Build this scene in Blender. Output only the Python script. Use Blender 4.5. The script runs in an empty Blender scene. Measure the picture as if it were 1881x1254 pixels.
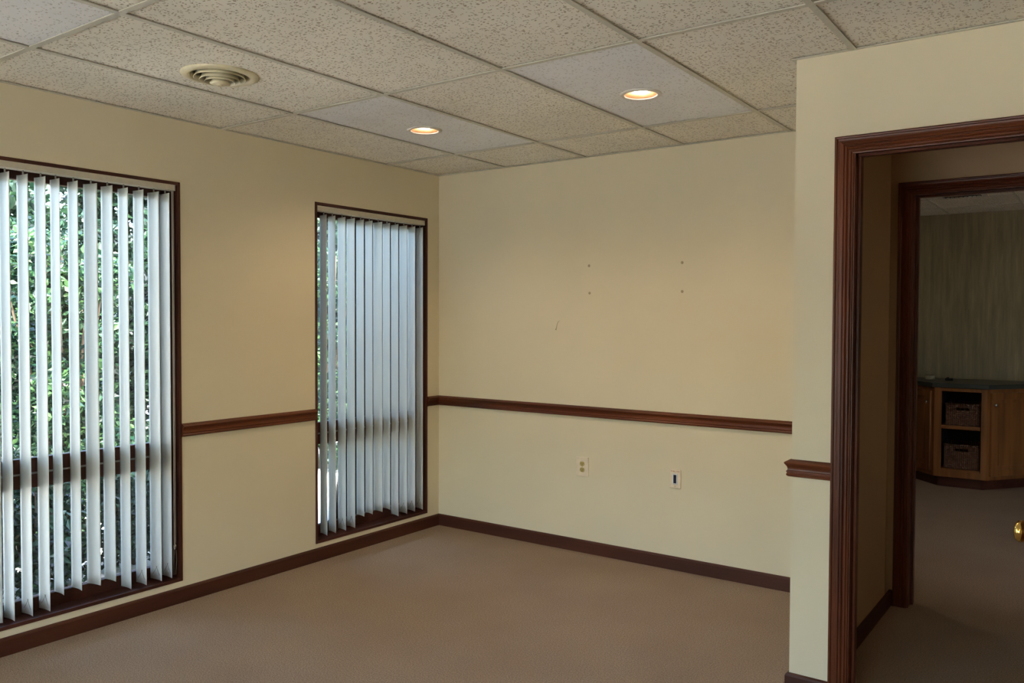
import bpy, math, random
from mathutils import Vector, Matrix
random.seed(7)
SC = bpy.context.scene
COL = SC.collection
R = math.radians
H = 2.4134                     # ceiling height
YP = -1.195                    # face of the wall with the doorway
XP = 2.803                     # corner of that wall
# ------------------------------------------------------------------ mesh helpers
class MB:
    def __init__(s): s.v=[]; s.f=[]; s.m=[]; s.mi=0; s.smooth=False; s.sm=[]
    def add(s, vs, fs):
        o=len(s.v); s.v+= [tuple(p) for p in vs]
        for f in fs: s.f.append(tuple(i+o for i in f)); s.m.append(s.mi); s.sm.append(s.smooth)
        return s
    def box(s, x0,x1,y0,y1,z0,z1):
        x0,x1=sorted((x0,x1)); y0,y1=sorted((y0,y1)); z0,z1=sorted((z0,z1))
        return s.add([(x0,y0,z0),(x1,y0,z0),(x1,y1,z0),(x0,y1,z0),(x0,y0,z1),(x1,y0,z1),(x1,y1,z1),(x0,y1,z1)],
            [(0,3,2,1),(4,5,6,7),(0,1,5,4),(1,2,6,5),(2,3,7,6),(3,0,4,7)])
    def prism(s, poly, z0, z1):          # poly: list of (x,y) counter-clockwise
        n=len(poly)
        vs=[(x,y,z0) for x,y in poly]+[(x,y,z1) for x,y in poly]
        return s.add(vs,[tuple(range(n-1,-1,-1)),tuple(range(n,2*n))]+[(i,(i+1)%n,(i+1)%n+n,i+n) for i in range(n)])
    def lathe(s, prof, n=32, c=(0,0,0), axis='z', cap=False):
        o=[]; k=len(prof)
        for j in range(n):
            a=2*math.pi*j/n
            for r,z in prof:
                p=(r*math.cos(a),r*math.sin(a),z)
                if axis=='x': p=(z,r*math.cos(a),r*math.sin(a))
                if axis=='y': p=(r*math.sin(a),z,r*math.cos(a))
                o.append((p[0]+c[0],p[1]+c[1],p[2]+c[2]))
        fs=[(j*k+i,((j+1)%n)*k+i,((j+1)%n)*k+i+1,j*k+i+1) for j in range(n) for i in range(k-1)]
        sm=s.smooth; s.smooth=True; s.add(o,fs); s.smooth=sm
        return s
    def tube(s, pts, r, n=8):
        pts=[Vector(p) for p in pts]; o=[]; 
        for i,p in enumerate(pts):
            d=(pts[min(i+1,len(pts)-1)]-pts[max(i-1,0)]).normalized()
            u=d.orthogonal().normalized(); w=d.cross(u)
            rr=r[i] if isinstance(r,(list,tuple)) else r
            o+=[p+(u*math.cos(2*math.pi*j/n)+w*math.sin(2*math.pi*j/n))*rr for j in range(n)]
        fs=[(i*n+j,i*n+(j+1)%n,(i+1)*n+(j+1)%n,(i+1)*n+j) for i in range(len(pts)-1) for j in range(n)]
        fs+=[tuple(range(n-1,-1,-1)),tuple((len(pts)-1)*n+j for j in range(n))]
        sm=s.smooth; s.smooth=True; s.add(o,fs); s.smooth=sm
        return s
    def sweep(s, path, prof, b, sign=1, emit=None, closed=True):
        """profile (a,t) swept along a polyline; a lies in-plane across the path (mitred), t along b"""
        P=[Vector(p) for p in path]; b=Vector(b); n=len(P)
        ns=[(b.cross(P[i+1]-P[i])).normalized()*sign for i in range(n-1)]
        M=[]
        for i in range(n):
            if i==0: M.append(ns[0])
            elif i==n-1: M.append(ns[-1])
            else:
                m=ns[i-1]+ns[i]; M.append(m/(m.dot(ns[i])))
        e0,e1=emit if emit else (0,n-1)
        k=len(prof); o=[]
        for i in range(e0,e1+1):
            o+=[P[i]+M[i]*a+b*t for a,t in prof]
        c=e1-e0+1
        fs=[(i*k+j,i*k+(j+1)%k,(i+1)*k+(j+1)%k,(i+1)*k+j) for i in range(c-1) for j in range(k)]
        fs+=[tuple(range(k-1,-1,-1)),tuple((c-1)*k+j for j in range(k))]
        return s.add(o,fs)
    def build(s, name, mats, parent=None, bevel=0, loc=None):
        me=bpy.data.meshes.new(name); me.from_pydata(s.v,[],s.f); 
        if not isinstance(mats,(list,tuple)): mats=[mats]
        for m in mats: me.materials.append(m)
        me.polygons.foreach_set('material_index',s.m); me.polygons.foreach_set('use_smooth',s.sm)
        me.update()
        import bmesh
        bm=bmesh.new(); bm.from_mesh(me); bmesh.ops.recalc_face_normals(bm,faces=bm.faces); bm.to_mesh(me); bm.free()
        o=bpy.data.objects.new(name,me); COL.objects.link(o)
        if parent: o.parent=parent
        if loc: o.location=loc
        if bevel:
            bv=o.modifiers.new('bevel','BEVEL'); bv.width=bevel; bv.segments=2; bv.limit_method='ANGLE'; bv.angle_limit=R(40)
        return o
def tag(o,label=None,cat=None,group=None,kind=None):
    if label: o['label']=label
    if cat: o['category']=cat
    if group: o['group']=group
    if kind: o['kind']=kind
    return o
def empty(name,loc=(0,0,0),rz=0):
    o=bpy.data.objects.new(name,None); COL.objects.link(o); o.location=loc; o.rotation_euler=(0,0,rz); o.empty_display_size=.1
    return o
def struct(o): o['kind']='structure'; return o
def copy_tree(o,parent=None):
    c=o.copy(); COL.objects.link(c); c.parent=parent
    for ch in list(o.children): copy_tree(ch,c)
    return c
# ------------------------------------------------------------------ material helpers
def srgb(r,g,b):
    f=lambda c:(c/255/12.92) if c<=10 else ((c/255+.055)/1.055)**2.4
    return (f(r),f(g),f(b),1)
def newmat(name):
    m=bpy.data.materials.new(name); m.use_nodes=True; nt=m.node_tree; nt.nodes.clear()
    out=nt.nodes.new('ShaderNodeOutputMaterial'); bs=nt.nodes.new('ShaderNodeBsdfPrincipled')
    nt.links.new(bs.outputs[0],out.inputs[0]); return m,nt,bs,out
def nd(nt,t,**kw):
    n=nt.nodes.new(t)
    for k,v in kw.items(): setattr(n,k,v)
    return n
def coords(nt,scale=(1,1,1),rot=(0,0,0),kind='Object'):
    tc=nd(nt,'ShaderNodeTexCoord'); mp=nd(nt,'ShaderNodeMapping'); mp.inputs['Scale'].default_value=scale; mp.inputs['Rotation'].default_value=rot
    nt.links.new(tc.outputs[kind],mp.inputs[0]); return mp.outputs[0]
def noise(nt,vec,scale,detail=3,rough=.5):
    n=nd(nt,'ShaderNodeTexNoise'); n.inputs['Scale'].default_value=scale; n.inputs['Detail'].default_value=detail; n.inputs['Roughness'].default_value=rough
    nt.links.new(vec,n.inputs['Vector']); return n.outputs['Fac']
def ramp(nt,fac,stops):
    n=nd(nt,'ShaderNodeValToRGB'); e=n.color_ramp.elements
    while len(e)<len(stops): e.new(.5)
    for el,(p,c) in zip(e,stops): el.position=p; el.color=c
    nt.links.new(fac,n.inputs[0]); return n.outputs[0]
def mixc(nt,fac,a,b,mode='MIX'):
    n=nd(nt,'ShaderNodeMix',data_type='RGBA',blend_type=mode)
    for sock,val in ((n.inputs[0],fac),(n.inputs[6],a),(n.inputs[7],b)):
        if hasattr(val,'is_linked') or isinstance(val,bpy.types.NodeSocket): nt.links.new(val,sock)
        else: sock.default_value=val
    return n.outputs[2]
def bump(nt,bs,h,strength=.2,dist=.002):
    b=nd(nt,'ShaderNodeBump'); b.inputs['Strength'].default_value=strength; b.inputs['Distance'].default_value=dist
    nt.links.new(h,b.inputs['Height']); nt.links.new(b.outputs[0],bs.inputs['Normal'])
def paint(name,c,rough=.6,amt=.04,spec=.3):
    m,nt,bs,o=newmat(name); v=coords(nt)
    n=noise(nt,v,1.7,4); k=[x*(1-amt) for x in c[:3]]+[1]
    nt.links.new(ramp(nt,n,[(.35,k),(.65,c)]),bs.inputs['Base Color'])
    bs.inputs['Roughness'].default_value=rough; bs.inputs['Specular IOR Level'].default_value=spec
    bump(nt,bs,noise(nt,v,260,2),.12,.0006); return m
def plain(name,c,rough=.5,metal=0,spec=.5):
    m,nt,bs,o=newmat(name); v=coords(nt)
    n=noise(nt,v,40,3); k=[x*.92 for x in c[:3]]+[1]
    nt.links.new(ramp(nt,n,[(.35,k),(.65,c)]),bs.inputs['Base Color'])
    bs.inputs['Roughness'].default_value=rough; bs.inputs['Metallic'].default_value=metal; bs.inputs['Specular IOR Level'].default_value=spec
    return m
def wood(name,axis,dark,light,rough=.36,spec=.3):
    m,nt,bs,o=newmat(name); sc={'x':(1.2,30,30),'y':(30,1.2,30),'z':(30,30,1.2)}[axis]
    v=coords(nt,sc); g=noise(nt,v,1.1,3,.5)
    v2=coords(nt,{'x':(1,6,6),'y':(6,1,6),'z':(6,6,1)}[axis]); bl=noise(nt,v2,1.3,2)
    c=ramp(nt,g,[(.25,dark),(.78,light)]); c=mixc(nt,.55,c,ramp(nt,bl,[(.35,dark),(.7,light)]))
    nt.links.new(c,bs.inputs['Base Color']); bs.inputs['Roughness'].default_value=rough; bs.inputs['Specular IOR Level'].default_value=spec
    bump(nt,bs,g,.08,.0005); return m
# ------------------------------------------------------------------ materials
M={}
M['wall']=paint('cream_wall_paint',srgb(216,206,177),.55)
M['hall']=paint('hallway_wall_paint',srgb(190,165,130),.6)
W_D,W_L=srgb(54,24,13),srgb(116,60,31)
for a in 'xyz': M['wood_'+a]=wood('cherry_stained_wood_'+a,a,W_D,W_L)
for a in 'xyz': M['base_'+a]=wood('dark_stained_baseboard_'+a,a,srgb(52,24,15),srgb(80,42,27),.5)
for a in 'yz': M['sash_'+a]=wood('window_sash_wood_'+a,a,srgb(50,26,20),srgb(84,46,36),.4)
for a in 'xz': M['cab_'+a]=wood('oak_cabinet_wood_'+a,a,srgb(96,58,30),srgb(150,98,54),.4)
# carpet
m,nt,bs,o=newmat('beige_carpet'); v=coords(nt)
n1=noise(nt,v,170,3,.7); n2=noise(nt,v,2.2,4)
c=ramp(nt,n1,[(.3,srgb(120,102,84)),(.7,srgb(176,155,132))]); c=mixc(nt,ramp(nt,n2,[(.35,(0,0,0,1)),(.7,(.22,.22,.22,1))]),c,srgb(122,100,82))
nt.links.new(c,bs.inputs['Base Color']); bs.inputs['Roughness'].default_value=.95; bs.inputs['Specular IOR Level'].default_value=.1
bump(nt,bs,n1,.7,.006); M['carpet']=m
# fissured ceiling panels
def tile(name,base,speck,amount):
    m,nt,bs,o=newmat(name)
    v=coords(nt); wn=nd(nt,'ShaderNodeTexNoise'); wn.inputs['Scale'].default_value=25; nt.links.new(v,wn.inputs['Vector'])
    ad=nd(nt,'ShaderNodeVectorMath',operation='MULTIPLY_ADD'); nt.links.new(wn.outputs['Color'],ad.inputs[0]); ad.inputs[1].default_value=(.03,.03,0); nt.links.new(v,ad.inputs[2])
    masks=[]
    for sc,th in (((48,92,1),.30),((105,70,1),.26)):
        mp=nd(nt,'ShaderNodeMapping'); mp.inputs['Scale'].default_value=sc; nt.links.new(ad.outputs[0],mp.inputs[0])
        vo=nd(nt,'ShaderNodeTexVoronoi',voronoi_dimensions='2D'); vo.inputs['Scale'].default_value=1; nt.links.new(mp.outputs[0],vo.inputs['Vector'])
        spx=nd(nt,'ShaderNodeSeparateColor'); nt.links.new(vo.outputs['Color'],spx.inputs[0])
        gt=nd(nt,'ShaderNodeMath',operation='LESS_THAN'); nt.links.new(spx.outputs[0],gt.inputs[0]); gt.inputs[1].default_value=amount
        rp=ramp(nt,vo.outputs['Distance'],[(th*.6,(1,1,1,1)),(th,(0,0,0,1))])
        mu=nd(nt,'ShaderNodeMath',operation='MULTIPLY'); nt.links.new(rp,mu.inputs[0]); nt.links.new(gt.outputs[0],mu.inputs[1]); masks.append(mu.outputs[0])
    mx=nd(nt,'ShaderNodeMath',operation='MAXIMUM'); nt.links.new(masks[0],mx.inputs[0]); nt.links.new(masks[1],mx.inputs[1])
    bl=noise(nt,v,3,3); base2=[x*.93 for x in base[:3]]+[1]
    c=mixc(nt,mx.outputs[0],ramp(nt,bl,[(.35,base2),(.65,base)]),speck)
    nt.links.new(c,bs.inputs['Base Color']); bs.inputs['Roughness'].default_value=.9; bs.inputs['Specular IOR Level'].default_value=.1
    inv=nd(nt,'ShaderNodeMath',operation='SUBTRACT'); inv.inputs[0].default_value=1; nt.links.new(mx.outputs[0],inv.inputs[1])
    bump(nt,bs,inv.outputs[0],.4,.002); return m
M['tile']=tile('fissured_cream_ceiling_panel',srgb(232,227,213),srgb(166,152,130),.34)
M['tile_w']=tile('newer_white_ceiling_panel',srgb(230,230,230),srgb(190,188,182),.2)
M['tbar']=plain('painted_ceiling_grid_steel',srgb(196,192,176),.5)
M['slat']=None
m,nt,bs,o=newmat('translucent_pvc_slat'); v=coords(nt)
n=noise(nt,coords(nt,(1,1,.05)),60,3)
c=ramp(nt,n,[(.3,srgb(232,234,230)),(.7,srgb(236,238,234))])
tr=nd(nt,'ShaderNodeBsdfTranslucent'); mx=nd(nt,'ShaderNodeMixShader'); mx.inputs[0].default_value=.5
nt.links.new(c,bs.inputs['Base Color']); nt.links.new(c,tr.inputs[0]); bs.inputs['Roughness'].default_value=.45
nt.links.new(bs.outputs[0],mx.inputs[1]); nt.links.new(tr.outputs[0],mx.inputs[2]); nt.links.new(mx.outputs[0],o.inputs[0]); M['slat']=m
M['headrail']=plain('off_white_headrail',srgb(196,190,170),.4)
M['clip']=plain('clear_grey_plastic',srgb(150,150,142),.3)
M['cord']=plain('white_cord',srgb(205,198,195),.5)
M['chrome']=plain('chrome',srgb(200,200,200),.15,1)
M['brass']=plain('polished_brass',srgb(225,190,110),.14,1)
M['silver']=plain('silver_strip',srgb(150,150,150),.35,.8)
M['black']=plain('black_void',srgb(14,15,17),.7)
M['duct']=plain('dark_duct_metal',srgb(24,25,23),.6)
M['vent']=plain('cream_painted_metal',srgb(214,205,172),.28)
M['trimw']=plain('white_trim_ring',srgb(220,216,205),.35)
M['gold']=plain('gold_reflector',srgb(176,136,98),.4,.6)
M['plate']=plain('ivory_plastic_plate',srgb(226,212,186),.35)
M['socket']=plain('almond_socket',srgb(178,160,98),.4)
M['whitep']=plain('white_plastic',srgb(215,218,222),.35)
M['navy']=plain('dark_blue_insert',srgb(18,30,56),.3)
M['orange']=plain('faded_orange_ink',srgb(196,140,110),.6)
M['smudge']=plain('grey_smudge',srgb(172,156,124),.8)
M['scuff']=plain('dark_scuff',srgb(110,92,66),.8)
M['stone']=plain('dark_laminate_counter',srgb(52,58,58),.35)
M['ext']=plain('exterior_brown_siding',srgb(84,62,46),.7)
M['glassjar']=plain('pale_ceramic',srgb(150,145,120),.35)
m,nt,bs,o=newmat('window_glass'); nt.nodes.remove(bs)
tp=nd(nt,'ShaderNodeBsdfTransparent'); tp.inputs[0].default_value=(.94,.95,.94,1); gl=nd(nt,'ShaderNodeBsdfGlossy'); gl.inputs['Roughness'].default_value=.02
fr=nd(nt,'ShaderNodeFresnel'); fr.inputs[0].default_value=1.45; mx=nd(nt,'ShaderNodeMixShader')
nt.links.new(fr.outputs[0],mx.inputs[0]); nt.links.new(tp.outputs[0],mx.inputs[1]); nt.links.new(gl.outputs[0],mx.inputs[2]); nt.links.new(mx.outputs[0],o.inputs[0]); M['glass']=m
m,nt,bs,o=newmat('lit_bulb_glass'); bs.inputs['Base Color'].default_value=(1,.95,.88,1); bs.inputs['Emission Color'].default_value=(1,.86,.72,1); bs.inputs['Emission Strength'].default_value=7; M['bulb']=m
# wallpaper
m,nt,bs,o=newmat('streaked_wallpaper'); n=noise(nt,coords(nt,(1,1,.08)),26,5,.65)
nt.links.new(ramp(nt,n,[(.3,srgb(112,104,78)),(.6,srgb(136,126,96)),(.75,srgb(160,146,112))]),bs.inputs['Base Color']); bs.inputs['Roughness'].default_value=.7; M['paper']=m
# wicker
m,nt,bs,o=newmat('woven_wicker'); v=coords(nt)
wv=nd(nt,'ShaderNodeTexWave',bands_direction='Z'); wv.inputs['Scale'].default_value=28; wv.inputs['Distortion'].default_value=2.5; nt.links.new(v,wv.inputs[0])
wh=nd(nt,'ShaderNodeTexWave',bands_direction='X'); wh.inputs['Scale'].default_value=20; nt.links.new(v,wh.inputs[0])
mu=mixc(nt,.5,wv.outputs[0],wh.outputs[0]); nt.links.new(ramp(nt,mu,[(.2,srgb(44,24,14)),(.8,srgb(104,64,38))]),bs.inputs['Base Color']); bs.inputs['Roughness'].default_value=.6; bump(nt,bs,mu,.8,.006); M['wicker']=m
# foliage
def leafmat(name,a,b,c):
    m,nt,bs,o=newmat(name); n=noise(nt,coords(nt),6,3)
    at=nd(nt,'ShaderNodeAttribute'); at.attribute_name='tone'
    mm=mixc(nt,.6,n,at.outputs['Fac'])
    col=ramp(nt,mm,[(.25,a),(.5,b),(.8,c)])
    nt.links.new(col,bs.inputs['Base Color']); bs.inputs['Roughness'].default_value=.35
    tr=nd(nt,'ShaderNodeBsdfTranslucent'); nt.links.new(col,tr.inputs[0]); mx=nd(nt,'ShaderNodeMixShader'); mx.inputs[0].default_value=.35
    nt.links.new(bs.outputs[0],mx.inputs[1]); nt.links.new(tr.outputs[0],mx.inputs[2]); nt.links.new(mx.outputs[0],o.inputs[0]); return m
M['leaf']=leafmat('green_leaves',srgb(12,34,26),srgb(30,64,46),srgb(92,130,78))
M['leaf2']=leafmat('dark_green_leaves',srgb(12,30,22),srgb(26,52,36),srgb(56,84,54))
M['flower']=plain('pink_petals',srgb(226,120,110),.5)
M['bark']=plain('grey_bark',srgb(92,78,62),.9)
m,nt,bs,o=newmat('pale_gravel_ground'); n=noise(nt,coords(nt),30,5,.7)
nt.links.new(ramp(nt,n,[(.3,srgb(182,178,168)),(.7,srgb(222,218,208))]),bs.inputs['Base Color']); bs.inputs['Roughness'].default_value=.9; M['ground']=m
# ------------------------------------------------------------------ room shell
XR,YB=5.4,-6.6                 # unseen right and rear limits of the room
ZT=2.62
W2=(-1.1076,-.1205,.103,2.1125)   # y0,y1,z0,z1 of the window liners
W1=(-2.963,-1.9763,.1076,2.107)
W3=(-4.82,-3.833,.1076,2.107)
W4=(-6.5,-5.513,.1076,2.107)  # out-of-view opening, added to let more daylight in
f=MB(); f.box(-.15,5.8,YB-.15,5.0,-.12,0); struct(f.build('floor',M['carpet']))
# left wall with three openings, one mesh
w=MB(); ys=[YB-.15]
for a,b,_,_ in (W4,W3,W1,W2): ys+=[a,b]
ys.append(.1)
for i in range(0,len(ys),2): w.box(-.15,0,ys[i],ys[i+1],-.12,ZT)
w.mi=1
for i in range(0,len(ys),2): w.box(-.20,-.15,ys[i],ys[i+1],-.12,ZT)
for a,b,z0,z1 in (W4,W3,W1,W2): w.box(-.20,-.15,a,b,-.12,z0); w.box(-.20,-.15,a,b,z1,ZT)
w.mi=0
for a,b,z0,z1 in (W4,W3,W1,W2): w.box(-.15,0,a,b,-.12,z0); w.box(-.15,0,a,b,z1,ZT)
struct(w.build('wall_left',[M['wall'],M['ext']]))
e=MB(); e.box(0,XP,0,.1,-.0,ZT); struct(e.build('wall_back',M['wall']))
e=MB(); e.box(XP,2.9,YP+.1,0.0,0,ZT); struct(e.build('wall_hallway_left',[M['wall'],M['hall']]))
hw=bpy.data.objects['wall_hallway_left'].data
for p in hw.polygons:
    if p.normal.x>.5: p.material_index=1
D0,D1,DT=3.020,3.80,2.046      # door 1 clear opening
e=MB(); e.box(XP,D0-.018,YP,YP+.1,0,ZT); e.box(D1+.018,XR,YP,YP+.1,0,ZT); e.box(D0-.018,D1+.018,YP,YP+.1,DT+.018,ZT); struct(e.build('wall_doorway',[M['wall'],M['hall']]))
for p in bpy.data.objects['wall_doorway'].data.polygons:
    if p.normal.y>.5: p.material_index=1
Y2=.1
E0,E1,ET=2.988,3.80,2.054
e=MB(); e.box(2.803,E0-.018,Y2,Y2+.12,0,ZT); e.box(E1+.018,XR,Y2,Y2+.12,0,ZT); e.box(E0-.018,E1+.018,Y2,Y2+.12,ET+.018,ZT); struct(e.build('wall_hallway_back',M['hall']))
e=MB(); e.box(5.0,5.1,YP+.1,Y2,0,ZT); struct(e.build('wall_hallway_right',M['hall']))
e=MB(); e.box(XR,XR+.1,YB,YP+.1,0,ZT); struct(e.build('wall_right',M['wall']))
e=MB(); rx=[0,.4,1.7,2.3,3.6,XR+.1]
for i in range(0,5,2): e.box(rx[i],rx[i+1],YB-.15,YB,-.12,ZT)
for i in (1,3): e.box(rx[i],rx[i+1],YB-.15,YB,-.12,.30).box(rx[i],rx[i+1],YB-.15,YB,1.75,ZT)
struct(e.build('wall_rear',M['wall']))
for n,i in ((5,1),(6,3)):  # unseen rear windows, added to bring daylight in from behind the camera
    a,b=rx[i],rx[i+1]; r=struct(empty('window_%d'%n,((a+b)/2,YB,.30))); w2=(b-a)/2
    q=MB(); q.box(-w2,-w2+.03,-.12,-.06,0,1.45).box(w2-.03,w2,-.12,-.06,0,1.45).box(-w2+.03,w2-.03,-.12,-.06,0,.03).box(-w2+.03,w2-.03,-.12,-.06,1.42,1.45).box(-.02,.02,-.12,-.06,.03,1.42); q.build('window_frame',M['sash_z'],r)
    q=MB(); q.box(-w2+.03,w2-.03,-.092,-.088,.03,1.42); q.build('glass_pane',M['glass'],r)
e=MB(); e.box(.4,5.8,4.28,4.38,0,ZT); struct(e.build('wall_far',M['paper']))
e=MB(); e.box(.4,.5,.1,4.28,0,ZT); struct(e.build('wall_far_left',M['paper']))
e=MB(); e.box(5.7,5.8,.22,4.28,0,ZT); struct(e.build('wall_far_right',M['paper']))
e=MB(); e.box(-.5,5.9,YB-.5,4.5,ZT,ZT+.12); struct(e.build('sky_blocker',M['ext']))  # unseen slab added to block sky light above the ceiling
# ceiling panels lie in a grid of tees
T=.6096
gx=[0,.5685,1.171,1.812,2.409,3.01]
while gx[-1]+T<XR: gx.append(gx[-1]+T)
gx.append(XR)
gy=[0,-.5194,-1.734,-2.937]
while gy[-1]-2*T>YB: gy.append(gy[-1]-2*T)
gy.append(YB)
white={(1,1),(3,1),(1,3),(4,4)}
c=MB(); g=MB(); TH=.007
for i in range(len(gx)-1):
    for j in range(len(gy)-1):
        c.mi=1 if (i,j) in white else 0
        x0,x1,y0,y1=gx[i],gx[i+1],gy[j+1],gy[j]
        def slab(x0,x1,y0,y1): c.box(x0+.004,x1-.004,y0+.004,y1-.004,H+TH,H+TH+.016)
        if j==0 and x0>=XP-.01: continue
        if j==0 and x1>XP: x1=XP
        if j==1 and x1>XP+.02:      # notch round the doorway wall
            if x0<XP: c.prism([(x0+.004,y0+.004),(x1-.004,y0+.004),(x1-.004,YP-.002),(XP-.002,YP-.002),(XP-.002,y1-.004),(x0+.004,y1-.004)],H+TH,H+TH+.016)
            else: slab(x0,x1,y0,YP)
        else: slab(x0,x1,y0,y1)
ce=struct(c.build('ceiling',[M['tile'],M['tile_w']]))
def ylim(x): return 0 if x<XP else YP
for x in gx[1:-1]: g.box(x-.0115,x+.0115,YB,ylim(x),H,H+.0035); g.box(x-.001,x+.001,YB,ylim(x),H+.0035,H+.03)
for y in gy[1:-1]:
    xe=XR if y<YP else XP
    g.box(0,xe,y-.0115,y+.0115,H+.0002,H+.0036); g.box(0,xe,y-.001,y+.001,H+.0035,H+.03)
# wall angle moulding round the edge
g.box(0,.016,YB,0,H+.0001,H+.0034); g.box(0,XP,-.016,0,H+.0003,H+.0036); g.box(XP-.016,XP,YP,0,H+.0005,H+.0037); g.box(XP-.016,XR,YP-.016,YP,H+.0006,H+.0038)
g.build('ceiling_grid',M['tbar'],ce)
dk=MB(); dk.box(0,XR,YB,0,H+.14,H+.145); dk.build('plenum_deck',M['duct'],ce)
# hallway ceiling and far room ceiling
e=MB(); e.box(2.9,5.0,YP+.1,Y2,H,H+.02); struct(e.build('ceiling_hallway',M['tile']))
e=MB(); hx=[.5,1.316,1.926,2.545,3.155,3.764,4.374,4.984,5.7]; hy=[.22,1.78,3.0,4.0,4.28]
hy=[.22,.70,1.31,1.92,2.53,3.14,3.75,4.28]
for i in range(len(hx)-1):
    for j in range(len(hy)-1): e.box(hx[i]+.003,hx[i+1]-.003,hy[j]+.003,hy[j+1]-.003,H+.004,H+.02)
fc=struct(e.build('ceiling_far',M['tile'])); e=MB()
for x in hx[1:-1]: e.box(x-.008,x+.008,.22,4.28,H,H+.004)
for y in hy[1:-1]: e.box(.5,5.7,y-.01,y+.01,H+.0002,H+.0042)
e.build('ceiling_grid',M['tbar'],fc)
# ------------------------------------------------------------------ baseboards and chair rails
BB=[(0,0),(.013,0),(.013,.066),(.010,.073),(.004,.077),(0,.077)]
# profile a = away from wall, t = up
CR=[(0,.836),(.010,.836),(.0155,.840),(.0165,.845),(.014,.849),(.0135,.851),(.0165,.854),(.0155,.858),(.0125,.860),(.012,.866),(.0135,.873),(.018,.880),(.0225,.886),(.023,.889),(.021,.892),(.012,.897),(.004,.9015),(0,.9015)]
UP=(0,0,1)
# room plan walked with the room on the right-hand side: up the left wall, along the back wall, back along the return
path=[(0,YB,0),(0,0,0),(XP,0,0),(XP,YP,0),(2.9525,YP,0)]
def run(name,prof,path,emit,mat):
    b=MB(); b.sweep(path,prof,UP,-1,emit); return struct(b.build(name,mat))
run('baseboard_left',BB,path,(0,1),M['base_y']); run('baseboard_back',BB,path,(1,2),M['base_x'])
run('baseboard_right',BB,path,(2,3),M['base_y']); run('baseboard_doorway',BB,path,(3,4),M['base_x'])
p2=[(0,W2[1],0)]+path[1:]
run('trim_1',CR,[(0,W1[1],0),(0,W2[0],0)],None,M['wood_y'])
run('trim_2',CR,p2,(0,1),M['wood_y']); run('trim_3',CR,p2,(1,2),M['wood_x']); run('trim_4',CR,p2,(2,3),M['wood_y']); run('trim_5',CR,p2,(3,4),M['wood_x'])
run('trim_6',CR,[(0,W3[1],0),(0,W1[0],0)],None,M['wood_y'])
run('baseboard_hallway_left',BB,[(2.9,Y2-.0,0),(2.9,YP+.1,0)][::-1],None,M['base_y']).scale=(1,1,1)
# hallway baseboards: room side is +x of x=2.9, so walk it the other way
run('baseboard_far',BB,[(.5,4.28,0),(5.7,4.28,0)],None,M['base_x'])
b=MB(); b.box(2.9,E0-.068,Y2-.013,Y2,0,.077); struct(b.build('baseboard_hallway_back',M['base_x']))
# ------------------------------------------------------------------ doorways
CAS=[(0,0),(0,.017),(.004,.019),(.008,.018),(.010,.013),(.016,.012),(.022,.013),(.028,.016),(.032,.0165),(.034,.012),(.0355,.012),(.038,.0155),(.042,.016),(.045,.012),(.047,.0105),(.050,.0125),(.055,.0125),(.058,.009),(.060,.0075),(.064,.0065),(.065,0)]
def doorway(name,x0,x1,zt,yf,depth,stop_y,ztop):
    r=struct(empty(name,((x0+x1)/2,yf,0))); ox=-(x0+x1)/2
    a0,a1=x0+ox-.070+.005-.0,x1+ox+.065; 
    # casing: outer edge runs 0.065 outside the jamb reveal
    o0,o1,ot=x0+ox-.0695+.0,x1+ox+.0695,ztop
    c=MB(); c.sweep([(o0,0,0),(o0,0,ot)],[(w,t) for w,t in CAS],(0,-1,0),-1) if 0 else None
    pth=[(o0,0,0),(o0,0,ot),(o1,0,ot),(o1,0,0)]
    for (k,nm,mt) in ((0,'casing',M['wood_z']),(1,'casing',M['wood_x']),(2,'casing',M['wood_z'])):
        c=MB(); c.sweep(pth,CAS,(0,-1,0),-1,(k,k+1)); c.build(nm,mt,r)
    j=MB(); j.box(x0+ox-.018,x0+ox,0,depth,0,zt+.018).box(x1+ox,x1+ox+.018,0,depth,0,zt+.018); j.build('jamb',M['wood_z'],r,.001)
    j=MB(); j.box(x0+ox,x1+ox,0,depth,zt,zt+.018); j.build('head_jamb',M['wood_x'],r)
    s=MB(); s.box(x0+ox,x0+ox+.011,stop_y,stop_y+.035,0,zt-.011).box(x1+ox-.011,x1+ox,stop_y,stop_y+.035,0,zt-.011); s.build('door_stop',M['wood_z'],r,.002)
    s=MB(); s.box(x0+ox,x1+ox,stop_y,stop_y+.035,zt-.011,zt); s.build('door_stop',M['wood_x'],r,.002)
    return r
d1=doorway('door_1',D0,D1,DT,YP,.1,.040,2.104)
doorway('door_2',E0,E1,ET,Y2,.12,.06,2.113)
# casing on the hallway side of the first doorway is out of sight; the open door leaf hangs on the right-hand jamb
hinge=empty('door_leaf',(0,0,0))
leaf=MB(); leaf.box(-.040,-.001,-.765,0,.012,2.025)
COL.objects.unlink(hinge); bpy.data.objects.remove(hinge)
lf=leaf.build('door_leaf',M['wood_z'],d1,.002); lf.location=(D1-(D0+D1)/2+.0,-.022,0); lf.rotation_euler=(0,0,R(-8))
k=MB(); k.lathe([(0,0),(.032,0),(.033,.004),(.026,.009),(.012,.012),(.011,.034),(.019,.038),(.0275,.046),(.029,.053),(.0265,.060),(.018,.0655),(.006,.067),(0,.067)],40,(0,0,0),'x')
for i,v in enumerate(k.v): k.v[i]=(-v[0],v[1],v[2])
kb=k.build('door_knob',M['brass'],lf); kb.location=(-.042,-.700,.890)
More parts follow.
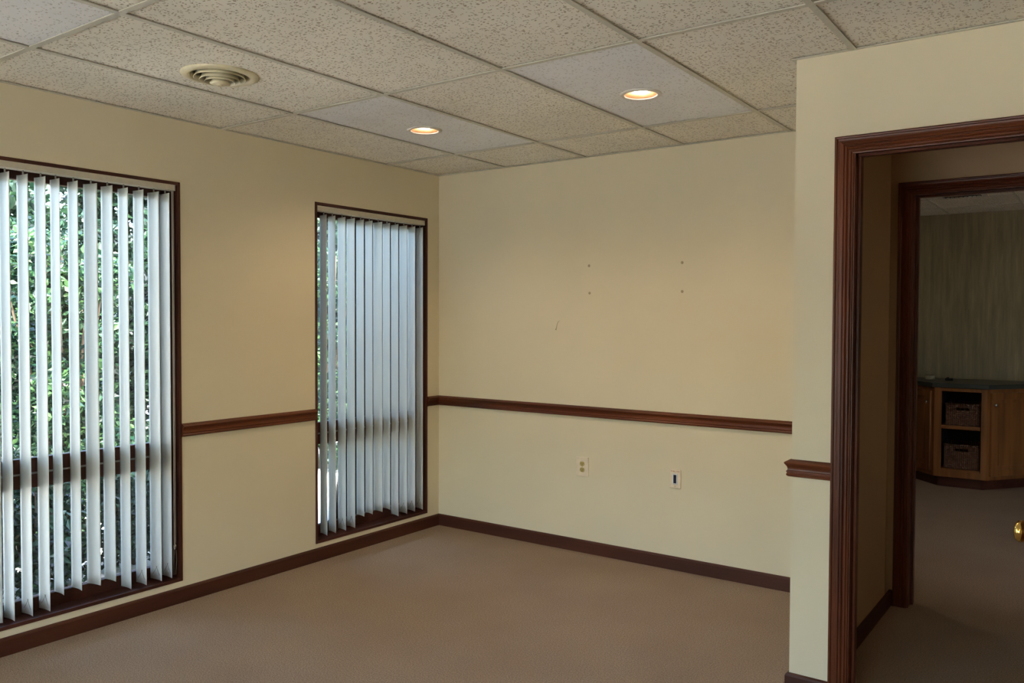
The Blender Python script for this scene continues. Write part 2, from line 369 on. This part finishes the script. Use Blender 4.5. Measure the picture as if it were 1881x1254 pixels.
# ------------------------------------------------------------------ windows
def window(name,W):
    y0,y1,z0,z1=W; r=struct(empty(name,(0,(y0+y1)/2,z0))); oy=-(y0+y1)/2; t=.016; a,b=y0+oy,y1+oy; hh=z1-z0
    f=MB(); f.box(-.135,.004,a,a+t,0,hh).box(-.135,.004,b-t,b,0,hh); f.build('window_frame',M['sash_z'],r,.001)
    f=MB(); f.box(-.135,.0038,a+t,b-t,hh-t,hh).box(-.135,.0038,a+t,b-t,0,t); f.build('window_sill',M['sash_y'],r,.001)
    xs0,xs1=-.13,-.09
    def sash(za,zb,tr,br,m):
        s=MB(); s.box(xs0,xs1,a+t,a+t+.072,za,zb).box(xs0,xs1,b-t-.072,b-t,za,zb); s.box(xs0+.001,xs1-.001,a+t+.072,b-t-.072,zb-tr,zb).box(xs0+.001,xs1-.001,a+t+.072,b-t-.072,za,za+br)
        o=s.build('sash',m,r,.003)
        gmb=MB(); gmb.box(-.112,-.108,a+t+.066,b-t-.066,za+br-.006,zb-tr+.006); gmb.build('glass_pane',M['glass'],o)
        gk=MB(); 
        for (p,q) in ((a+t+.070,a+t+.076),(b-t-.076,b-t-.070)): gk.box(-.107,-.0895,p,q,za+br,zb-tr)
        gk.build('gasket',M['silver'],o)
    sash(t,.632,.062,.062,M['sash_z']); sash(.638,hh-t,.058,.064,M['sash_z'])
    s=MB(); s.box(-.128,-.086,a+t,b-t,.631,.639); s.build('meeting_strip',M['silver'],r)
    s=MB(); s.box(-.105,-.094,oy*0-.03,.03,.600,.612).lathe([(0,0),(.008,0),(.008,.015),(0,.015)],12,(-.088,0,.606),'x'); s.build('sash_lock',M['sash_y'],r)
    return r
window('window_1',W1); window('window_2',W2); window('window_3',W3); window('window_4',W4)
# ------------------------------------------------------------------ vertical blinds
def slat_mesh(length,name):
    b=MB(); w=.089; n=8; th=.0009; sag=.005; b.smooth=True
    def pt(u,side):   # u in -1..1 across
        y=sag*(1-u*u)-sag*.5
        return (u*w/2, y+side*th/2)
    us=[-1+2*i/n for i in range(n+1)]
    # small slot at top centre is formed by the hanger covering it
    zs=[0,-.05,-length*.5,-length+.05,-length]
    vs=[]
    for z in zs:
        for s in (1,-1):
            for u in us: x,y=pt(u,s); vs.append((x,y,z))
    m=n+1; fs=[]
    for k in range(len(zs)-1):
        o=k*2*m; p=(k+1)*2*m
        for i in range(n):
            fs.append((o+i,o+i+1,p+i+1,p+i)); fs.append((o+m+i,p+m+i,p+m+i+1,o+m+i+1))
        fs.append((o,p,p+m,o+m)); fs.append((o+n,o+m+n,p+m+n,p+n))
    fs.append(tuple(range(0,m))+tuple(range(2*m-1,m-1,-1)))
    e=(len(zs)-1)*2*m; fs.append(tuple(range(e+m-1,e-1,-1))+tuple(range(e+m,e+2*m)))
    b.add(vs,fs); return b.build(name,M['slat'])
def blind(W,ycent,angs,short,label,cord):
    y0,y1,z0,z1=W; cy=(y0+y1)/2; r=empty('vertical_blind',(0,cy,z0+.016)); tag(r,label,'blind','vertical blinds hanging in the two windows')
    if True: del r['group']
    top=2.094-(z0+.016); bot=2.063-(z0+.016)
    h=MB(); a,b=y0-cy+.020,y1-cy-.030
    prof=[(.002,0),(.002,.031),(-.045,.031),(-.045,0),(-.032,0),(-.030,.004),(-.016,.004),(-.014,0)]
    h.add([(x,a,bot+z) for x,z in prof]+[(x,b,bot+z) for x,z in prof],[tuple(range(7,-1,-1)),tuple(range(8,16))]+[(i,(i+1)%8,(i+1)%8+8,i+8) for i in range(8)])
    h.build('headrail',M['headrail'],r,.0015)
    for q in (b,a-.004): e=MB(); e.box(-.046,.003,q,q+.004,bot-.001,bot+.032); e.build('end_cap',M['clip'],r)
    for i,(y,an) in enumerate(zip(ycent,angs)):
        ln=(2.046-.196) if i in short else (2.046-.140)
        o=SLAT[i in short].copy(); COL.objects.link(o); o.parent=r; o.location=(-.025,y-cy,2.046-(z0+.016)); o.rotation_euler=(0,0,R(an))
        hg=HANG.copy(); COL.objects.link(hg); hg.parent=o
        if i in marks:
            mk=MARK.copy(); COL.objects.link(mk); mk.parent=o; mk.location=(0,0,-ln+.055)
    if cord:
        yc=y1-cy-.036
        c=MB()
        for dy,x in ((0,-.012),(.012,-.020)): c.tube([(x,yc+dy,bot),(x+.001,yc+dy,1.0),(x,yc+dy,.292-z0-.016)],.0032,8)
        c.build('pull_cord',M['cord'],r)
        c=MB(); c.lathe([(0,-.018),(.007,-.016),(.009,-.004),(.009,.006),(.005,.016),(0,.017)],16,(-.016,yc+.006,.285-z0-.016)); c.build('cord_pulley',M['chrome'],r)
        c=MB()
        for dy in (0,.010): c.tube([(-.016,yc+dy,.275-z0-.016),(-.018,yc+dy*1.6,.15-.06),(-.018,yc+dy,.018)],.0022,6)
        c.build('cord_loop',M['clip'],r)
    return r
SLAT={False:slat_mesh(2.046-.140,'slat'),True:slat_mesh(2.046-.196,'slat')}
hm=MB(); hm.box(-.005,.005,.0035,.0048,-.016,.003).box(-.0025,.0025,-.001,.0045,.001,.018); HANG=hm.build('hanger',M['clip'])
mm_=MB()
for sx in (-1,1): mm_.tube([(sx*.004,.0005,.012),(-sx*.012,-.0006,-.012),(-sx*.026,-.0022,-.030)],.0007,5)
MARK=mm_.build('bottom_marks',M['scuff'])  # crossed dark lines near the foot of some slats
marks={2,3,9,10,11}
blind(W1,[-2.855,-2.779,-2.706,-2.633,-2.5695,-2.4915,-2.412,-2.3345,-2.256,-2.179,-2.102,-2.0425],[62,3,4,4,-1,1,12,5,0,1,4,-1],{4,5,6,7},
      'white vertical blind with open slats in the left window nearest the camera',True)
blind(W2,[-1.019,-.9515,-.8735,-.798,-.719,-.6435,-.565,-.4865,-.409,-.3285,-.2485,-.171],[-15,-14,-11,-10,-12,-14,-5,-14,-14,-12,-14,-15],{4,5,6,7},
      'white vertical blind with nearly closed slats in the window beside the room corner',False)
for o in (SLAT[True],SLAT[False],HANG,MARK): bpy.data.objects.remove(o)
# ------------------------------------------------------------------ ceiling lights and vents
def hole(panel_center,r): pass
def downlight(x,y,label):
    r=empty('recessed_light',(x,y,H)); tag(r,label,'ceiling light')
    t=MB(); zt=TH
    t.lathe([(.092,zt+.0),(.092,zt-.003),(.088,zt-.006),(.074,zt-.007),(.070,zt-.004),(.070,zt+.004)],48); t.build('trim_ring',M['trimw'],r)
    t=MB(); t.lathe([(.070,zt-.003),(.068,zt-.001),(.064,.022),(.060,.060),(.050,.110),(.0,.112)],48); t.build('reflector',M['gold'],r)
    t=MB(); t.lathe([(.0,.012),(.018,.014),(.032,.019),(.041,.029),(.043,.042),(.036,.075),(.020,.108)],40); t.build('bulb',M['bulb'],r)
    L=bpy.data.lights.new('lamp_glow','SPOT'); L.energy=LAMP; L.color=(1,.74,.50); L.spot_size=R(150); L.spot_blend=.8; L.shadow_soft_size=.04
    lo=bpy.data.objects.new('lamp_glow',L); COL.objects.link(lo); lo.location=(x,y,H+.004)
    return r
LAMP=8
LX=[(.845,-1.10),(2.093,-1.085)]
downlight(*LX[0],'recessed round ceiling light nearer the windows')
downlight(*LX[1],'recessed round ceiling light nearer the doorway, in a white panel')
# cut the light and vent openings through the panels
def cutter(x,y,r):
    m=MB(); n=48; pts=[(x+r*math.cos(2*math.pi*i/n),y+r*math.sin(2*math.pi*i/n)) for i in range(n)]; m.prism(pts,H-.05,H+.06); return m.build('cut',M['tile'])
import bmesh
cuts=[cutter(x,y,.072) for x,y in LX]+[cutter(.826,-2.322,.118)]
for cu in cuts:
    bo=ce.modifiers.new('b','BOOLEAN'); bo.operation='DIFFERENCE'; bo.object=cu; bo.solver='EXACT'
dg=bpy.context.evaluated_depsgraph_get(); me=bpy.data.meshes.new_from_object(ce.evaluated_get(dg)); ce.modifiers.clear(); ce.data=me
for cu in cuts: bpy.data.objects.remove(cu)
# round diffuser
v=empty('round_ceiling_vent',(.826,-2.322,H)); tag(v,'round cream ceiling air vent with concentric rings near the left windows','ceiling vent')
z=TH
t=MB(); t.lathe([(.152,z),(.153,z-.004),(.148,z-.008),(.130,z-.013),(.117,z-.010),(.112,z+.004),(.110,z+.03),(.114,z+.03),(.12,z)],64); t.build('outer_flange',M['vent'],v)
for r0,dz in ((.101,-.017),(.079,-.026),(.060,-.032)):
    t=MB(); t.lathe([(r0,z+dz),(r0+.0018,z+dz+.001),(r0-.005,z+dz+.010),(r0-.012,z+dz+.034),(r0-.0135,z+dz+.034),(r0-.007,z+dz+.010),(r0-.0015,z+dz+.001),(r0,z+dz)],56); t.build('cone_ring',M['vent'],v)
t=MB(); t.lathe([(0,z-.040),(.005,z-.041),(.007,z-.045),(.009,z-.045),(.010,z-.041),(.030,z-.041),(.040,z-.036),(.036,z-.028),(.020,z-.010),(.0,z-.010)],40); t.build('center_disc',M['vent'],v)
t=MB(); t.lathe([(.114,z+.02),(.114,z+.11),(0,z+.11)],48)
for a in range(3): 
    an=a*2*math.pi/3+.4; t.tube([(0,0,z+.012),(.112*math.cos(an),.112*math.sin(an),z+.02)],.0025,6)
t.build('duct_throat',M['duct'],v)
# far room register
v=empty('ceiling_register',(2.81,3.04,H)); tag(v,'slotted dark ceiling air register seen through both doorways','ceiling vent')
t=MB(); t.box(-.17,.17,-.09,-.06,-.006,.004).box(-.17,.17,.06,.09,-.006,.004).box(-.17,-.135,-.06,.06,-.006,.004).box(.135,.17,-.06,.06,-.006,.004); t.build('register_frame',M['tbar'],v)
t=MB(); t.box(-.135,.135,-.06,.06,.002,.004); t.build('register_backing',M['black'],v)
for i in range(9):
    if i in (3,6): pass
    x=-.125+i*.031; t=MB(); t.box(x,x+.004,-.06,.06,-.004,.002); t.build('louvre',M['duct'],v)
# ------------------------------------------------------------------ outlets and wall marks
o=empty('power_outlet',(1.163,0,.528)); tag(o,'ivory double power outlet low on the back wall, left of the data plate','outlet')
t=MB(); t.box(-.043,.043,-.007,0,-.060,.060); t.build('cover_plate',M['plate'],o,.003)
for s in (1,-1):
    t=MB(); n=32; P=[]
    for i in range(n):
        a=2*math.pi*i/n; P.append((.0165*math.cos(a),max(-.0135,min(.0135,.0165*math.sin(a)))))
    t.add([(x,-.009,z+s*.0185) for x,z in P]+[(x,-.006,z+s*.0185) for x,z in P],[tuple(range(n)),tuple(range(2*n-1,n-1,-1))]+[(i,(i+1)%n,(i+1)%n+n,i+n) for i in range(n)])
    sk=t.build('socket',M['socket'],o)
    t=MB(); c=s*.0185; t.box(-.0075,-.005,-.0095,-.0085,c-.002,c+.007).box(.005,.0075,-.0095,-.0085,c-.002,c+.006).lathe([(0,-.0095),(.0027,-.0095),(.0027,-.0085)],12,(0,0,c-.007),'y'); t.build('slots',M['black'],sk)
t=MB(); t.lathe([(0,-.0085),(.003,-.0085),(.0032,-.007)],14,(0,0,0),'y'); t.build('screw',M['socket'],o)
o=empty('data_plate',(1.779,0,.524)); tag(o,'narrow wall plate with a dark blue insert, low on the back wall','wall plate')
t=MB(); t.box(-.034,.034,-.007,0,-.054,.054); t.build('cover_plate',M['plate'],o,.003)
t=MB(); t.box(-.015,.015,-.0095,-.006,-.032,.030); t.build('insert_frame',M['whitep'],o,.001)
t=MB(); t.box(-.0085,.0085,-.0105,-.009,-.025,.023); t.build('blue_insert',M['navy'],o)
t=MB()
for i,x in enumerate((-.024,-.016,-.010,-.004,.010,.016,.022)): t.box(x,x+.004,-.0075,-.0068,.040,.047-(i%2)*.002)
t.build('printed_mark',M['orange'],o)
t=MB(); t.box(-.006,.006,-.0075,-.0068,-.044,-.041); t.build('printed_mark',M['smudge'],o)
for n,(x,zz,lb) in enumerate(((1.199,1.758,'upper left'),(1.204,1.592,'lower left'),(1.807,1.755,'upper right'),(1.809,1.592,'lower right'))):
    q=MB(); q.lathe([(0,-.0035),(.003,-.0035),(.0065,-.002),(.0085,0)],16,(0,0,0),'y'); q=q.build('wall_anchor',M['smudge']); q.location=(x,0,zz)
    tag(q,'small screw anchor in the back wall, %s of the four'%lb,'wall anchor','screw anchors left in the back wall')
q=MB(); q.tube([(.962,-.0004,1.365),(.965,-.0004,1.375),(.972,-.0004,1.40),(.980,-.0004,1.418),(.992,-.0004,1.424)],[.0030,.0014,.0012,.001,.0006],6)
q.build('scuff',M['scuff'],bpy.data.objects['wall_back'])
# ------------------------------------------------------------------ far room cabinet
yf=3.575; P0,P1,P2_,P3=(1.93,4.255),(2.553,yf),(2.953,yf),(3.455,4.255)
cb=empty('cabinet',((P1[0]+P2_[0])/2,yf,0)); ox,oy=-cb.location.x,-yf
tag(cb,'brown wooden cabinet with angled doors and open basket shelves in the far room','cabinet')
def L(p): return (p[0]+ox,p[1]+oy)
a0,a1,a2,a3=map(L,(P0,P1,P2_,P3)); CT=.856
def inset(p,dx,dy): return (p[0]+dx,p[1]+dy)
k=MB(); k.prism([inset(a0,.06,0),inset(a1,.03,.05),inset(a2,-.03,.05),inset(a3,-.06,0)],0,.09); k.build('toe_kick',M['base_x'],cb)
x0,x1=a1[0],a2[0]
b=MB() # carcass: wings as solid blocks, open middle bay lined with boards
b.prism([a0,a1,(x0+.045,.012),(x0+.045,.66),],.09,CT); b.prism([(x1-.045,.66),(x1-.045,.012),a2,a3],.09,CT)
b.box(x0+.045,x1-.045,.40,.42,.09,CT).box(x0+.045,x1-.045,.02,.40,.09,.12).box(x0+.045,x1-.045,.02,.40,CT-.02,CT)
b.build('carcass',M['cab_z'],cb)
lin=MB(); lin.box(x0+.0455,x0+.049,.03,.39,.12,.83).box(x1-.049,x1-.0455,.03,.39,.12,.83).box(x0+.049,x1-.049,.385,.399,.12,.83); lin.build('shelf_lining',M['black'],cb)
b=MB(); b.box(x0,x0+.058,-.002,.018,.09,CT).box(x1-.042,x1,-.002,.018,.09,CT).box(x0+.058,x1-.042,-.001,.017,.09,.150).box(x0+.058,x1-.042,-.001,.017,.826,CT); b.build('face_frame',M['cab_z'],cb,.002)
for zz in (.505,.150): b=MB(); b.box(x0+.05,x1-.05,0,.385,zz,zz+.030 if zz>.3 else zz+.014); b.build('shelf',M['cab_x'],cb,.001)
def cdoor(A,B,label,inner_at_B):
    A,B=Vector(A),Vector(B); d=(B-A); ln=d.length; an=math.atan2(d.y,d.x)
    mw=ln-.05; e=empty('x') ; bpy.data.objects.remove(e)
    m=MB(); u0=.03; u1=ln-.03; z0,z1=.125,CT-.03; s=.055
    m.box(u0,u0+s,-.020,-.001,z0,z1).box(u1-s,u1,-.020,-.001,z0,z1).box(u0+s,u1-s,-.020,-.001,z1-s,z1).box(u0+s,u1-s,-.020,-.001,z0,z0+s)
    dr=m.build('door',M['cab_z'],cb,.003); dr.location=(A.x,A.y,0); dr.rotation_euler=(0,0,an)
    m=MB(); m.box(u0+s-.005,u1-s+.005,-.010,-.002,z0+s-.005,z1-s+.005).box(u0+s+.03,u1-s-.03,-.016,-.009,z0+s+.03,z1-s-.03); m.build('door_panel',M['cab_z'],dr,.004)
    kx=(u1-s/2) if inner_at_B else (u0+s/2)
    m=MB(); m.lathe([(0,-.046),(.010,-.045),(.015,-.038),(.013,-.032),(.006,-.028),(.006,-.020),(.011,-.0195)],20,(kx,0,z1-.10),'y'); m.build('knob',M['chrome'],dr)
cdoor(a0,a1,'',True); cdoor(a2,a3,'',False)
t=MB(); t.prism([inset(a0,-.04,0),inset(a1,-.012,-.03),inset(a2,.012,-.03),inset(a3,.04,0)],.858,.896); ct=t.build('countertop',M['stone'],None,.004,(cb.location.x,yf,0)); tag(ct,'dark laminate countertop with clipped corners on the far room cabinet','countertop')
def basket(cx,w,h,z,label):
    r=empty('wicker_basket',(cx,yf+.19,z)); tag(r,label,'basket','wicker baskets in the open shelves'); del r['group']
    m=MB(); w2=w/2; d=.155; t=.008
    zt0,zt1=h-.052,h-.028
    # front wall with a handle slot
    m.box(-w2,w2,-d,-d+t,0,zt0).box(-w2,w2,-d,-d+t,zt1,h).box(-w2,-.050,-d,-d+t,zt0,zt1).box(.050,w2,-d,-d+t,zt0,zt1)
    m.box(-w2,w2,d-t,d,0,h).box(-w2,-w2+t,-d+t,d-t,0,h).box(w2-t,w2,-d+t,d-t,0,h).box(-w2+t,w2-t,-d+t,d-t,0,t)
    m.build('basket_body',M['wicker'],r,.003)
    m=MB(); q=[(-w2,-d,h),(w2,-d,h),(w2,d,h),(-w2,d,h),(-w2,-d,h)]; m.tube(q[:2],.007).tube(q[1:3],.007).tube(q[2:4],.007).tube(q[3:],.007); m.build('rim',M['wicker'],r)
    for x in (-.022,.012): m=MB(); m.box(x,x+.006,-d+.001,-d+t-.001,zt0,zt1); m.build('handle_strand',M['wicker'],r)
basket(2.768,.262,.180,.536,'woven wicker basket on the upper cabinet shelf')
basket(2.764,.268,.200,.165,'woven wicker basket on the lower cabinet shelf')
m=MB(); m.lathe([(0,0),(.036,0),(.040,.005),(.041,.038),(.037,.040),(.036,.008),(0,.006)],28); m=m.build('small_bowl',M['glassjar']); m.location=(2.452,3.98,.896); tag(m,'small pale bowl on the far countertop','bowl')
m=MB(); m.box(-.11,-.045,-.02,.02,0,.012).box(.05,.12,-.02,.02,0,.016); 
m=MB(); m.box(-.03,.03,-.018,.018,0,.022).box(-.02,.0,-.012,.012,.022,.03); m=m.build('stapler_box',M['black'],None,.004); m.name='small_box'; m.location=(2.615,3.92,.896); tag(m,'tiny black box on the far countertop','box')
# ------------------------------------------------------------------ outside
g=MB(); g.box(-16,20,-18,16,-.32,-.20); struct(g.build('ground',M['ground']))
def leaves_mesh(name,mat,n,rx,ry,rz,ls,shell=.45,nb=90):
    vs=[];fs=[];tones=[]
    blobs=[(random.uniform(-.7,.7)*rx,random.uniform(-.7,.7)*ry,random.uniform(-.85,.85)*rz,random.uniform(.22,.42)) for _ in range(nb)]
    for i in range(n):
        bx,by,bz,br=random.choice(blobs)
        d=Vector((random.gauss(0,1),random.gauss(0,1),random.gauss(0,1))).normalized()*br*(random.random()**shell)*max(rx,ry)*.8
        c=Vector((bx,by,bz))+d
        a=Vector((random.gauss(0,1),random.gauss(0,1),random.gauss(-.4,.7))).normalized(); u=a.orthogonal().normalized()
        u=Matrix.Rotation(random.uniform(0,6.28),3,a)@u; w=a.cross(u); l=ls*random.uniform(.6,1.3); h=l*.27
        o=len(vs); vs+= [c-a*l*.5, c+u*h+w*h*.25, c+a*l*.5, c-u*h+w*h*.25, c]
        fs+=[(o,o+1,o+4),(o+1,o+2,o+4),(o+2,o+3,o+4),(o+3,o,o+4)]; t=random.random()
        tones+=[t]*5
    me=bpy.data.meshes.new(name); me.from_pydata(vs,[],fs); me.materials.append(mat)
    at=me.attributes.new('tone','FLOAT','POINT'); at.data.foreach_set('value',tones)
    return me
def stems_mesh(h,r,n,spread):
    m=MB()
    for i in range(n):
        a=random.uniform(0,6.28); s=spread*random.uniform(.5,1)
        m.tube([(0.03*math.cos(a),.03*math.sin(a),0),(s*.3*math.cos(a),s*.3*math.sin(a),h*.35),(s*.7*math.cos(a+.3),s*.7*math.sin(a+.3),h*.7),(s*math.cos(a+.2),s*math.sin(a+.2),h)],[r,r*.8,r*.5,r*.2],7)
    return m
def plant(name,me_l,me_s,x,y,z,rz,sc,label,cat,group):
    r=empty(name,(x,y,z),rz); r.scale=(sc,sc,sc); tag(r,label,cat,group)
    a=bpy.data.objects.new('foliage',me_l); COL.objects.link(a); a.parent=r; a.location=(0,0,HZ)
    b=bpy.data.objects.new('stem',me_s); COL.objects.link(b); b.parent=r
    return r
HZ=1.25
LM=[leaves_mesh('foliage',M['leaf'],13000,.62,.62,1.35,.07) for _ in range(2)]
LM2=leaves_mesh('foliage',M['leaf2'],20000,.66,.66,1.5,.10)
so=stems_mesh(2.4,.022,7,.5).build('stem',M['bark']); SM=so.data; bpy.data.objects.remove(so)
grpA=[(-2.9,-2.35,.92),(-3.3,-.95,.95),(-3.0,.45,.92)]
grpB=[(-3.2,1.75,.95),(-3.4,3.15,.95),(-3.5,4.6,1.0)]
for i,(x,y,s) in enumerate(grpA): plant('leafy_shrub',LM[i%2],SM,x,y,-.2,i*1.3,s,'leafy green shrub growing outside the left window','shrub','shrubs outside the left window')
for i,(x,y,s) in enumerate(grpB): plant('leafy_shrub',LM[(i+1)%2],SM,x,y,-.2,i*2.1+.5,s,'leafy green shrub growing outside the corner window','shrub','shrubs outside the corner window')
HZ=1.45
for i,(x,y) in enumerate([(-5.0,-3.0),(-5.1,-1.6),(-5.1,-.2),(-5.1,1.1),(-5.0,2.5),(-5.1,3.9),(-5.0,5.3)]):
    plant('tall_shrub',LM2,SM,x,y,-.2,i*1.1,.95,'tall darker shrub in the second row of planting outside','shrub','tall shrubs in the second row outside')
HZ=.42
LW=leaves_mesh('foliage',M['leaf2'],4200,.36,.36,.40,.06)
so=stems_mesh(.75,.012,7,.25).build('stem',M['bark']); WM=so.data; bpy.data.objects.remove(so)
HZ=.42
for i,(x,y) in enumerate([(-2.15,-2.35),(-2.2,-1.55),(-2.15,-.75),(-2.2,.05),(-1.4,-2.8),(-1.35,-2.08),(-1.45,-1.38)]): plant('low_bush',LW,WM,x,y,-.2,i*1.3+.7,.92,'low dark green bush growing in front of the shrubs outside the left window','bush','low bushes outside the left window')
HZ=2.3
LT=leaves_mesh('foliage',M['leaf2'],34000,1.3,1.3,2.15,.14,.45,170)
so=stems_mesh(3.9,.07,5,.9).build('stem',M['bark']); TM=so.data; bpy.data.objects.remove(so)
for i,(x,y) in enumerate([(-7.6,-2.9),(-7.9,-.1),(-7.8,2.8),(-7.9,5.7),(-7.8,8.6)]):
    plant('dense_tree',LT,TM,x,y,-.2,i*1.7,1.0,'broad dark green tree standing behind both rows of shrubs outside','tree','trees behind the shrubs')
# ------------------------------------------------------------------ light
w=bpy.data.worlds.new('sky'); SC.world=w; w.use_nodes=True; nt=w.node_tree; nt.nodes.clear()
out=nt.nodes.new('ShaderNodeOutputWorld'); bg=nt.nodes.new('ShaderNodeBackground'); sk=nt.nodes.new('ShaderNodeTexSky'); sk.sky_type='NISHITA'; sk.sun_disc=False; sk.sun_elevation=R(55); sk.sun_rotation=R(90); sk.dust_density=2.5
nt.links.new(sk.outputs[0],bg.inputs[0]); nt.links.new(bg.outputs[0],out.inputs[0]); bg.inputs[1].default_value=1.2
def lamp(name,kind,energy,color,loc,rot=(0,0,0),size=.3,**kw):
    L=bpy.data.lights.new(name,kind); L.energy=energy; L.color=color
    if kind=='AREA': L.size=size
    if kind=='SUN': L.angle=R(.6)
    o=bpy.data.objects.new(name,L); COL.objects.link(o); o.location=loc; o.rotation_euler=rot; return o
sn=lamp('sun','SUN',11,(1,.95,.86),(0,0,10)); sn.rotation_euler=Vector((.42,-.62,1)).to_track_quat('Z','Y').to_euler()
lamp('hallway_fill','AREA',.4,(1,.72,.45),(4.3,-.5,H-.02),size=.3)  # added fill light for the hallway, no fixture behind it
lamp('far_room_fill','AREA',1.8,(1,.85,.65),(1.3,1.4,H-.02),size=.4)  # invented soft light that lifts the far room from the left
lamp('rear_room_fill','AREA',6,(1,.80,.58),(3.6,-5.6,H-.02),size=.5)  # added warm fill behind the camera, not a known lamp
# ------------------------------------------------------------------ camera
yaw,pit,rol=.6226,-.0272,.0035
F=Vector((-math.sin(yaw)*math.cos(pit),math.cos(yaw)*math.cos(pit),math.sin(pit))); Rv=Vector((math.cos(yaw),math.sin(yaw),0)); U=Rv.cross(F)
R2=Rv*math.cos(rol)+U*math.sin(rol); U2=-Rv*math.sin(rol)+U*math.cos(rol)
cam=bpy.data.cameras.new('camera'); cam.sensor_width=36; cam.lens=1535.93/1881*36; cam.clip_start=.05; cam.clip_end=100
co=bpy.data.objects.new('camera',cam); COL.objects.link(co); SC.camera=co
mt=Matrix((( R2.x,U2.x,-F.x,3.791),(R2.y,U2.y,-F.y,-4.4112),(R2.z,U2.z,-F.z,1.4344),(0,0,0,1))); co.matrix_world=mt
vs=SC.view_settings; vs.view_transform='Standard'; vs.look='None'; vs.gamma=1; vs.exposure=EXPO if 'EXPO' in globals() else 1.82; vs.use_curve_mapping=False
SC.cycles.max_bounces=12; SC.cycles.diffuse_bounces=6; SC.cycles.transparent_max_bounces=16
